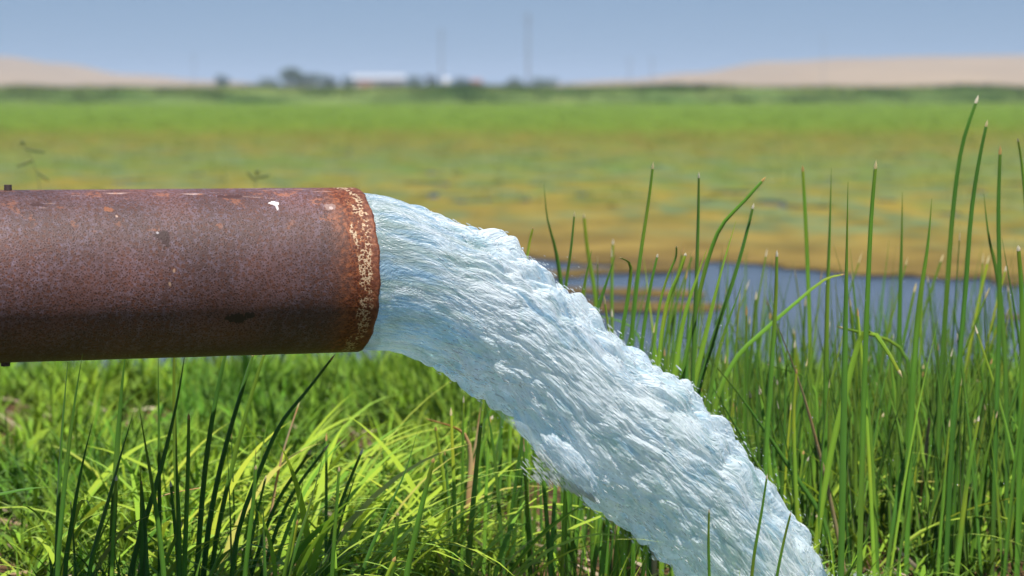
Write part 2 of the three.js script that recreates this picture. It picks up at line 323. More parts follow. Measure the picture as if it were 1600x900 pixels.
const rustTex = dataTex(TW, TH, (x, y, o) => {
  const s = x / TW * PL, e = (y / TH) * Math.PI * 2 - Math.PI, c = e * R;  // metres along, metres round
  const big = fbm(s * 5, c * 5, 1.1, 4), fine = fbm(s * 90, c * 90, 2.2, 3), drip = fbm(s * 75, c * 9, 3.3, 3), grainy = N3(s * 420, c * 420, 4.4);
  const topness = clamp(0.30 + 1.9 * big + 0.5 * drip, 0, 1);   // patches of warmer rust
  let col = mix3([84, 59, 56], [112, 98, 114], clamp(0.42 + 0.75 * drip + 1.1 * big + 1.5 * fine, 0, 1));
  col = mix3(col, [112, 74, 66], topness * 0.7);
  let h = 0.55 + 0.25 * fine + 0.1 * grainy;
  const d1 = dots(s * 190, c * 190, 11);
  if (d1 < 1) { const a = 1 - d1 * d1; col = mix3(col, [52, 27, 22], a * 0.85); h -= 0.35 * a; } else if (d1 < 1.5) col = mix3(col, [140, 118, 124], 0.35 * (1 - topness));
  const d2 = dots(s * 95 + 40, c * 95, 21); if (d2 < 0.8) { col = mix3(col, [96, 54, 38], 0.6); h += 0.12; }
  // orange rust creeping back from the mouth, and flaking pale primer on the lip
  const edge = s + 0.02 * fbm(s * 30, c * 14, 6.1, 3) + 0.012 * fine;
  const or = clamp(smoothstep(edge, 0.14, 0.045) * (1 + 1.2 * fine), 0, 1);
  col = mix3(col, mix3([96, 50, 30], [150, 84, 46], clamp(0.5 + 1.8 * fine + 0.5 * grainy, 0, 1)), or * 0.9);
  const paint = smoothstep(edge, 0.074, 0.046) * smoothstep(edge, 0.006, 0.024);
  if (paint > 0) {
    const pm = clamp(0.58 + 1.5 * fbm(s * 50, c * 16, 7.7, 3) + 0.9 * fine, 0, 1) * paint;
    if (pm > 0.34) { const a = smoothstep(pm, 0.34, 0.56); col = mix3(col, mix3([158, 104, 58], [200, 180, 150], a), 0.35 + 0.6 * a); h += 0.2 * a; }
    const d3 = dots(s * 130, c * 130 + 9, 31); if (d3 < 1.15) { const a = 1 - d3 / 1.15; col = mix3(col, [82, 36, 16], Math.min(1, 0.6 + a)); h -= 0.4 * Math.sqrt(a); }
    const d4 = dots(s * 240 + 5, c * 240 + 9, 37); if (d4 < 0.9) { col = mix3(col, [120, 58, 24], 0.75); h -= 0.15; }
  }
  if (edge < 0.022) col = mix3(col, mix3([96, 52, 36], [140, 84, 56], clamp(0.5 + 1.6 * fine, 0, 1)), smoothstep(edge, 0.026, 0.010));
  const sc = fbm(s * 9, c * 70, 12.2, 3);          // pale scuffs along the crown
  if (sc > 0.26 && Math.sin(e) > 0.80) col = mix3(col, [212, 186, 172], clamp((sc - 0.26) * 5, 0, 0.7));
  const os = fbm(s * 22 + 3, c * 22, 14.2, 3); if (os > 0.20 && Math.sin(e) > 0.55 && fine > -0.08) col = mix3(col, [168, 102, 66], clamp((os - 0.20) * 3.5, 0, 0.45));
  for (const [ms, me, a, b, mc] of marks) { const dx = (s - ms) / a, dy = (e - me) * R / b, q = dx * dx + dy * dy + 1.6 * fine + 0.5 * grainy; if (q < 1) { col = mix3(col, mc, 0.9); h += mc[0] > 150 ? 0.2 : -0.1; } }
  const v = (1 + 0.13 * grainy) * (0.86 + 0.35 * fbm(s * 3.1, c * 3.1, 21.3, 3)); o[0] = col[0] * v; o[1] = col[1] * v; o[2] = col[2] * v; bumpH[y * TW + x] = clamp(h, 0, 1) * 255;
}, true);
rustTex.wrapS = THREE.MirroredRepeatWrapping;
const rustBump = dataTex(TW, TH, (x, y, o) => { o[0] = o[1] = o[2] = bumpH[y * TW + x]; }); rustBump.wrapS = THREE.MirroredRepeatWrapping;
const rust = new THREE.MeshPhysicalMaterial({ map: rustTex, bumpMap: rustBump, bumpScale: 0.0010, roughness: 0.62, metalness: 0.0, specularIntensity: 0.7 });
const pipe = thing('outlet_pipe', 'large rusty steel pipe pouring water, orange rust and flaking paint at its mouth', 'pipe');
{
  const ns = 220, na = 220, L = 2.3;
  const prof = []; for (let i = 0; i <= ns; i++) prof.push([L * Math.pow(1 - i / ns, 1.5) + 0.006, R]);
  prof.push([0.002, R - 0.0015], [0.0, R - 0.005], [0.0015, R - 0.010], [0.006, R - 0.012], [0.3, R - 0.012], [0.9, R - 0.012]);
  const g = grid(na, prof.length - 1, (i, j, p, c, uv) => {
    const e = i / na * Math.PI * 2 - Math.PI, [s, r] = prof[j], lip = s < 0.05 ? (1 - s / 0.05) : 0;
    const q = pipePoint(s + lip * (0.0035 * N3(Math.cos(e) * 5, Math.sin(e) * 5, 1) + 0.0022 * N3(Math.cos(e) * 19, Math.sin(e) * 19, 4)), e, r + 0.0006 * N3(s * 20, Math.cos(e) * 3, Math.sin(e) * 3));
    p[0] = q.x; p[1] = q.y; p[2] = q.z; uv[0] = s / PL; uv[1] = i / na;
  });
  const barrel = part('barrel', g, rust, pipe);
  // elbow that brings the pipe up out of the ground, left of the picture
  const e0 = pipePoint(L, 0, 0), pts = []; for (let k = 0; k <= 14; k++) { const a = k / 14 * Math.PI / 2; pts.push(e0.clone().addScaledVector(axis, -0.45 * Math.sin(a)).add(V(0, -0.45 * (1 - Math.cos(a)), 0))); }
  const low = pts[14]; pts.push(V(low.x, -0.15, low.z));
  part('elbow', new THREE.TubeGeometry(new THREE.CatmullRomCurve3(pts), 60, R - 0.001, 64), rust, pipe);
  const steel = std([0.055, 0.038, 0.035], 0.6, { metalness: 0.2 });
  const bs = 0.842, bc = pipePoint(bs, 1.52, R - 0.004), bolt = part('bolt', new THREE.CylinderGeometry(0.0092, 0.0098, 0.017, 6), steel, barrel);
  bolt.position.copy(bc).addScaledVector(up, 0.0085);
  const lug = part('lug', new THREE.CylinderGeometry(0.011, 0.011, 0.014, 12), steel, barrel); lug.position.copy(pipePoint(bs + 0.01, -1.5, R + 0.001));
}

// ---------------------------------------------------------------- falling water
function onPlane(px, py) { const o = camera.position, d = at(px, py, 1).sub(o), n = V().crossVectors(axis, V(0, 1, 0)); return o.clone().addScaledVector(d, rim.clone().sub(o).dot(n) / d.dot(n)); }
const stations = [[545, 302, 545, 545, 0.186], [580, 303, 580, 546, 0.186], [650, 323, 630, 552, 0.182], [707, 348, 677, 571, 0.178], [770, 374, 714, 594, 0.174], [826, 404, 758, 614, 0.170], [880, 456, 806, 652, 0.168],
  [935, 512, 856, 704, 0.166], [995, 556, 904, 758, 0.165], [1060, 602, 955, 802, 0.165], [1112, 655, 1002, 842, 0.165], [1162, 718, 1045, 878, 0.165], [1212, 792, 1086, 920, 0.168], [1258, 868, 1124, 966, 0.17], [1302, 940, 1146, 1030, 0.175], [1350, 1030, 1176, 1100, 0.19]];
const US = stations.map((s) => onPlane(s[0], s[1])), LS = stations.map((s) => onPlane(s[2], s[3]));
const UC = new THREE.CatmullRomCurve3(US), LC = new THREE.CatmullRomCurve3(LS), across = V().crossVectors(axis, V(0, 1, 0)).normalize(); if (across.z < 0) across.negate();
const jetLen = 1.75;
function jetFrame(t) { const a = UC.getPoint(t), b = LC.getPoint(t), k = t * (stations.length - 1), i = Math.min(stations.length - 2, Math.floor(k)); return [a.clone().add(b).multiplyScalar(0.5), a.sub(b).multiplyScalar(0.5), lerp(stations[i][4], stations[i + 1][4], k - i)]; }
function jetDisp(s, a, wild) { // s metres along, a angle round (cos(a)=1 top, sin(a)=1 towards the camera)
  const X = Math.cos(a), Y = Math.sin(a);
  const w = wild, wob = noise.noise(s * 6, X * 2.5, Y * 2.5 + 40) * 0.030 * w + noise.noise(s * 14, X * 5, Y * 5 + 60) * 0.012 * w, cx = X * 0.2 + wob, cy = Y * 0.2 - wob;
  const lump = Math.abs(noise.noise(s * 7.0, cx * 16, cy * 16 + 3)) * 2 - 0.5, lump2 = Math.abs(noise.noise(s * 12, cx * 30, cy * 30 + 9)) * 2 - 0.45;
  const skew = s * 1.0, str = noise.noise(skew * 10, cx * 55 + 4, cy * 55), str2 = noise.noise(skew * 22, cx * 120, cy * 120 + 7), str3 = noise.noise(skew * 44, cx * 220, cy * 220 + 2);
  const k = 0.30 + 0.80 * X * X + (X > 0 ? 0.35 * X * X : 0);
  return k * w * (0.029 * lump + 0.014 * lump2) + (0.0022 + 0.0014 * w) * str + (0.0012 + 0.0012 * w) * str2 + (0.0008 + 0.0013 * w) * str3;
}
const foamW = 1024, foamH = 1024;
const foamAt = (s, a) => { // 0 clear water, 1 white with air
  const X = Math.cos(a), Y = Math.sin(a), wob = noise.noise(s * 6, X * 2.5, Y * 2.5 + 40) * 0.03 + noise.noise(s * 14, X * 5, Y * 5 + 60) * 0.012, cx = X * 0.2 + wob, cy = Y * 0.2 - wob;
  const f = 0.5 + 0.9 * noise.noise(s * 5, cx * 14, cy * 14) + 0.8 * noise.noise(s * 14, cx * 45, cy * 45 + 5) + 0.5 * noise.noise(s * 30, cx * 120, cy * 120) + 0.35 * noise.noise(s * 60, cx * 300, cy * 300);
  return f;
};
const airAt = (s, a) => clamp(foamAt(s, a) - 0.42 + 0.80 * smoothstep(s, 0.05, 0.6), 0, 1);   // the jet takes in air as it falls
const foamTex = dataTex(foamW, foamH, (x, y, o) => {
  const s = x / foamW * jetLen, a = y / foamH * Math.PI * 2, air = airAt(s, a), cx = Math.cos(a) * 0.2, cy = Math.sin(a) * 0.2;
  const hue = clamp(0.5 + 1.6 * noise.noise(s * 6, cx * 25, cy * 25 + 11) + 0.9 * noise.noise(s * 14, cx * 120, cy * 120), 0, 1);
  const c = mix3(mix3([0.56, 0.72, 0.71], [0.55, 0.79, 0.98], hue), [0.87, 0.95, 1.0], air); for (let k = 0; k < 3; k++) o[k] = 255 * Math.pow(c[k], 1 / 2.2);
}, true);
const clearTex = dataTex(foamW, foamH, (x, y, o) => { o[0] = o[1] = o[2] = 255 * lerp(0.80, 0.66, airAt(x / foamW * jetLen, y / foamH * Math.PI * 2)); });
const streakBump = dataTex(2048, 2048, (x, y, o) => { const s = x / 2048 * jetLen, a = y / 2048 * 6.2832, X = Math.cos(a), Y = Math.sin(a), wob = noise.noise(s * 9, X * 4, Y * 4 + 40) * 0.025, cx = X * 0.2 + wob, cy = Y * 0.2 - wob; o[0] = o[1] = o[2] = 128 + 85 * noise.noise(s * 36, cx * 200, cy * 200) + 70 * noise.noise(s * 80, cx * 420, cy * 420 + 3) + 45 * noise.noise(s * 150, cx * 800, cy * 800 + 6); });
const water = new THREE.MeshPhysicalMaterial({ map: foamTex, transmission: 1, transmissionMap: clearTex, thickness: 0, ior: 1.33, roughness: 0.78, clearcoat: 1, clearcoatRoughness: 0.06, bumpMap: streakBump, bumpScale: 0.0058, side: THREE.DoubleSide }); // full of air: it scatters what passes through
const jet = thing('water_jet', 'thick pale blue jet of churning water falling from the rusty pipe', 'water');
{
  const ns = 460, na = 720;
  const g = grid(na, ns, (i, j, p, c, uv) => {
    const t = j / ns, a = i / na * Math.PI * 2, s = t * jetLen, [C, Hh, w] = jetFrame(t), wild = smoothstep(s, 0.04, 0.62);
    const d = jetDisp(s, a, wild), hl = Hh.length(), X = Math.cos(a), Y = Math.sin(a), dirU = Hh.clone().divideScalar(hl);
    const grow = 1; const q = C.addScaledVector(dirU, X * hl * grow + X * d).addScaledVector(across, Y * w + Y * d);
    p[0] = q.x; p[1] = q.y; p[2] = q.z; uv[0] = t; uv[1] = i / na;
  });
  part('stream', g, water, jet);
}
const clearWater = new THREE.MeshPhysicalMaterial({ color: new THREE.Color().setRGB(0.86, 0.93, 0.97), transmission: 0.6, thickness: 0.05, ior: 1.33, roughness: 0.08 });
{ // clear sheet torn off under the jet
  const out = [[738, 606], [750, 629], [770, 650], [798, 676], [822, 700], [846, 722]], inn = [[765, 604], [795, 622], [825, 645], [852, 672], [868, 700], [880, 728]];
  const O = new THREE.CatmullRomCurve3(out.map((p) => onPlane(...p))), Q = new THREE.CatmullRomCurve3(inn.map((p) => onPlane(...p)));
  const n = 60, m = 40;
  const g = grid(m, n, (i, j, p) => {
    const t = j / n, a = i / m * Math.PI * 2, o = O.getPoint(t), q = Q.getPoint(t), u = 0.5 + 0.5 * Math.cos(a), rimw = Math.exp(-Math.pow((1 - u) * 4.5, 2));
    const th = (0.003 + 0.012 * rimw + 0.003 * N3(t * 9, u * 5)) * Math.sin(a) * Math.sin(Math.PI * clamp(t, 0.02, 0.98)) ** 0.4, w = q.lerp(o, u).addScaledVector(across, 0.085 + th + 0.006 * N3(t * 5, u * 3, 2)).add(V(0, 0.004 * N3(t * 14, u * 2, 7), 0));
    p[0] = w.x; p[1] = w.y; p[2] = w.z;
  });
  part('water_sheet', g, new THREE.MeshPhysicalMaterial({ color: new THREE.Color().setRGB(0.92, 0.97, 0.98), transmission: 0.9, thickness: 0, ior: 1.33, roughness: 0.06, side: THREE.DoubleSide }), jet);
}
{ // ragged lobe thrown out under the torn sheet
  const flow = V().copy(LC.getPoint(0.5)).sub(LC.getPoint(0.44)).normalize(), c = onPlane(864, 714).addScaledVector(across, 0.115), U = V().crossVectors(across, flow).normalize();
  const g = grid(160, 90, (i, j, p, cc, uv) => {
    const a = i / 160 * 6.2832, b = j / 90 * Math.PI, along = -Math.cos(b), r0 = Math.sin(b), X = Math.cos(a) * r0, Y = Math.sin(a) * r0;
    const d = 0.22 * (Math.abs(noise.noise(along * 1.6 + 5, X * 2, Y * 2)) * 2 - 0.4) + 0.15 * noise.noise(along * 2.4, X * 7, Y * 7) + 0.08 * noise.noise(along * 5, X * 16, Y * 16);
    const q = c.clone().addScaledVector(flow, along * 0.095 * (1 + 0.9 * d)).addScaledVector(U, X * 0.030 * (1 + d)).addScaledVector(across, Y * 0.045 * (1 + d)); p[0] = q.x; p[1] = q.y; p[2] = q.z; uv[0] = 0.5 + along * 0.055; uv[1] = i / 160 * 0.18 + 0.2;
  });
  const torn = water.clone(); torn.transmissionMap = null; torn.transmission = 0.8; part('torn_lobe', g, torn, jet);
}
{ // torn drops and threads along the edges, drawn out along the flow
  const r = rng(301), dg = new THREE.SphereGeometry(1, 10, 8), list = [], M = new THREE.Matrix4(), q = new THREE.Quaternion();
  const add = (t, a, off, len, rad) => {
    const [C, Hh, w] = jetFrame(t), [C2] = jetFrame(Math.min(1, t + 0.01)), flow = C2.sub(C).normalize(), hl = Hh.length(), U = Hh.clone().divideScalar(hl);
    const s = t * jetLen, wild = smoothstep(s, 0.04, 0.62), d = jetDisp(s, a, wild) + off;
    const p = C.addScaledVector(U, Math.cos(a) * (hl + d)).addScaledVector(across, Math.sin(a) * (w + d));
    q.setFromUnitVectors(V(0, 1, 0), flow.addScaledVector(V(r() - 0.5, r() - 0.5, r() - 0.5), 0.22).normalize()); list.push(M.clone().compose(p, q, V(rad, len, rad)));
  };
  for (let i = 0; i < 4000; i++) { // rough skin
    const t = 0.14 + 0.84 * Math.pow(r(), 0.8), rad = 0.0006 + 0.0011 * r() * r(); add(t, r() * 6.283, (r() - 0.4) * 0.010 * smoothstep(t, 0.1, 0.5), rad * (3 + 6 * r()), rad);
  }
  for (let i = 0; i < 2600; i++) { // thrown clear of the upper and lower edges
    const t = 0.20 + 0.78 * r(), edge = r() < 0.55 ? 0 : Math.PI, rad = 0.0006 + 0.0018 * r() * r(); add(t, edge + (r() - 0.5) * 1.8, 0.001 + 0.045 * Math.pow(r(), 5) * smoothstep(t, 0.2, 0.5) + 0.005 * r(), rad * (2 + 4 * r()), rad);
  }
  for (let i = 0; i < 1800; i++) { // fine spray round the lower fall
    const t = 0.35 + 0.63 * r(), rad = 0.0004 + 0.0008 * r() * r(); add(t, r() * 6.283, 0.004 + 0.09 * Math.pow(r(), 3), rad * (1.5 + 2 * r()), rad);
  }
  const flow = V().copy(LC.getPoint(0.5)).sub(LC.getPoint(0.44)).normalize();
  for (let i = 0; i < 700; i++) { // ragged fringe hanging below the torn sheet
    const u = r(), v = Math.pow(r(), 1.5), px = lerp(822, 905, u) - 26 * v * (1 - u) + 4 * (r() - 0.5), py = lerp(690, 772, u) + v * (42 * (1 - u) + 10 * N3(u * 14, 3)), rad = 0.0006 + 0.0013 * r() * r();
    q.setFromUnitVectors(V(0, 1, 0), flow.clone().addScaledVector(V(r() - 0.5, r() - 0.5, r() - 0.5), 0.3).normalize());
    list.push(M.clone().compose(onPlane(px, py).addScaledVector(across, 0.10 + 0.07 * (r() - 0.5)), q, V(rad, rad * (5 + 9 * r()), rad)));
  }
  const m = shadow(new THREE.InstancedMesh(dg, new THREE.MeshPhysicalMaterial({ color: new THREE.Color().setRGB(0.93, 0.97, 0.99), transmission: 0.7, thickness: 0.004, ior: 1.33, roughness: 0.08 }), list.length));
  list.forEach((x, i) => m.setMatrixAt(i, x)); m.name = 'droplets'; m.userData.kind = 'stuff'; jet.add(m);
}
{ // the pool that the jet has dug for itself
  const c = UC.getPoint(1).add(LC.getPoint(1)).multiplyScalar(0.5), n = 48;
  const g = grid(n, 10, (i, j, p) => { const a = i / n * 6.2832, k = j / 10 * (0.42 + 0.1 * N3(Math.cos(a) * 1.5, Math.sin(a) * 1.5)); p[0] = c.x + Math.cos(a) * k * 1.3; p[1] = 0.035 + 0.012 * N3(Math.cos(a) * k * 20, Math.sin(a) * k * 20); p[2] = c.z + Math.sin(a) * k; });
  structure('splash_pool', g, new THREE.MeshPhysicalMaterial({ color: new THREE.Color().setRGB(0.35, 0.42, 0.42), roughness: 0.15, ior: 1.33, side: THREE.DoubleSide }));
}

// ---------------------------------------------------------------- reeds
const reedMats = [[0.066, 0.190, 0.020], [0.100, 0.250, 0.022], [0.145, 0.315, 0.026], [0.078, 0.205, 0.022], [0.215, 0.390, 0.030], [0.36, 0.28, 0.14]].map((c) => leafMat(c, 0.3, 0.10, { vertexColors: true }));
const tipMats = [[0.52, 0.44, 0.22], [0.60, 0.54, 0.40], [0.40, 0.26, 0.09]].map((c) => leafMat(c, 0.15));
function reedGeo(curve, w, segs, cutTip, face) { // a thick tapering leaf, lens-shaped across
  const P = [], I = [], C = []; const tmp = V(), sd = Math.abs(w * 7919 + face * 31) % 50;
  for (let k = 0; k <= segs; k++) {
    const t = k / segs, p = curve.getPoint(t), T = curve.getTangent(t), a = face + 0.5 * t, S = V(Math.cos(a), 0, Math.sin(a)); S.addScaledVector(T, -S.dot(T)).normalize(); const B = tmp.crossVectors(T, S).clone();
    const ww = w * 0.5 * (cutTip ? lerp(1, 0.62, Math.pow(t, 2.2)) : (0.85 + 0.3 * Math.sin(Math.PI * Math.min(1, t * 1.3))) * (1 - 0.93 * Math.pow(t, 2.6))), th = Math.min(0.0024, ww * 0.35);
    for (const [x, y] of [[-1, 0], [-0.45, 1], [0.45, 1], [1, 0], [0, -0.5]]) { const q = p.clone().addScaledVector(S, x * ww).addScaledVector(B, y * th); P.push(q.x, q.y, q.z); const v = 0.98 + 0.30 * N3(t * 7, x * 2.5 + sd, sd) + 0.18 * N3(t * 23, x * 5, sd + 3), ye = clamp(0.9 * N3(t * 4, sd, 6.6) + 0.5 * Math.pow(t, 8), 0, 0.6); C.push(v * (1 + ye), v, v * (1 - 0.4 * ye)); }
    if (k < segs) for (let i = 0; i < 5; i++) { const b = k * 5 + i, n = k * 5 + (i + 1) % 5; I.push(b, n, b + 5, n, n + 5, b + 5); }
  }
  const e = segs * 5; I.push(e, e + 1, e + 4, e + 1, e + 2, e + 4, e + 2, e + 3, e + 4);
  const g = new THREE.BufferGeometry(); g.setAttribute('position', new THREE.Float32BufferAttribute(P, 3)); g.setAttribute('color', new THREE.Float32BufferAttribute(C, 3)); g.setIndex(I); g.computeVertexNormals(); return g;
}
class Sub extends THREE.Curve { constructor(c, a, b) { super(); Object.assign(this, { c, a, b }); } getPoint(t, o = V()) { return o.copy(this.c.getPoint(lerp(this.a, this.b, t))); } }
function reed(pts, w, mat, tip, label, group, face) { // pts: world points from root to tip
  const base = pts[0], c = new THREE.CatmullRomCurve3(pts.map((p) => p.clone().sub(base)), false, 'centripetal');
  const t = thing('reed', label, 'reed', base.toArray(), group), cut = tip > 0, e = cut ? 1 - tip : 1;
  const leaf = part('leaf', reedGeo(cut ? new Sub(c, 0, e) : c, w, 14, cut, face), mat, t);
  if (cut) part('dry_tip', reedGeo(new Sub(c, e, 1), w * 0.62, 4, false, face + 0.5), tipMats[Math.floor(Math.abs(base.x * 977)) % 3], leaf);
  return t;
}
const rr = rng(5150);
function pixelReed(d, wpx, path, m, label, tip = 0.03, group = 'reeds') { // path of pixels from tip down; the root is set on the ground below the last one
  const pts = path.map(([x, y], i) => at(x, y, d + 0.02 * i)), n = pts.length, last = pts[n - 1], prev = pts[n - 2];
  const gy = groundY(last.x, -last.z) - 0.02, k = clamp((last.y - gy) / Math.max(0.05, prev.y - last.y), 0, 2.0);
  if (last.y > gy + 0.02) pts.push(V(last.x + (last.x - prev.x) * Math.min(k, 0.7) * 0.6, gy, last.z - 0.01));
  reed(pts.reverse(), 0.88 * wpx / F * d, reedMats[m], tip, label, group, (rr() - 0.5) * 0.9);
}
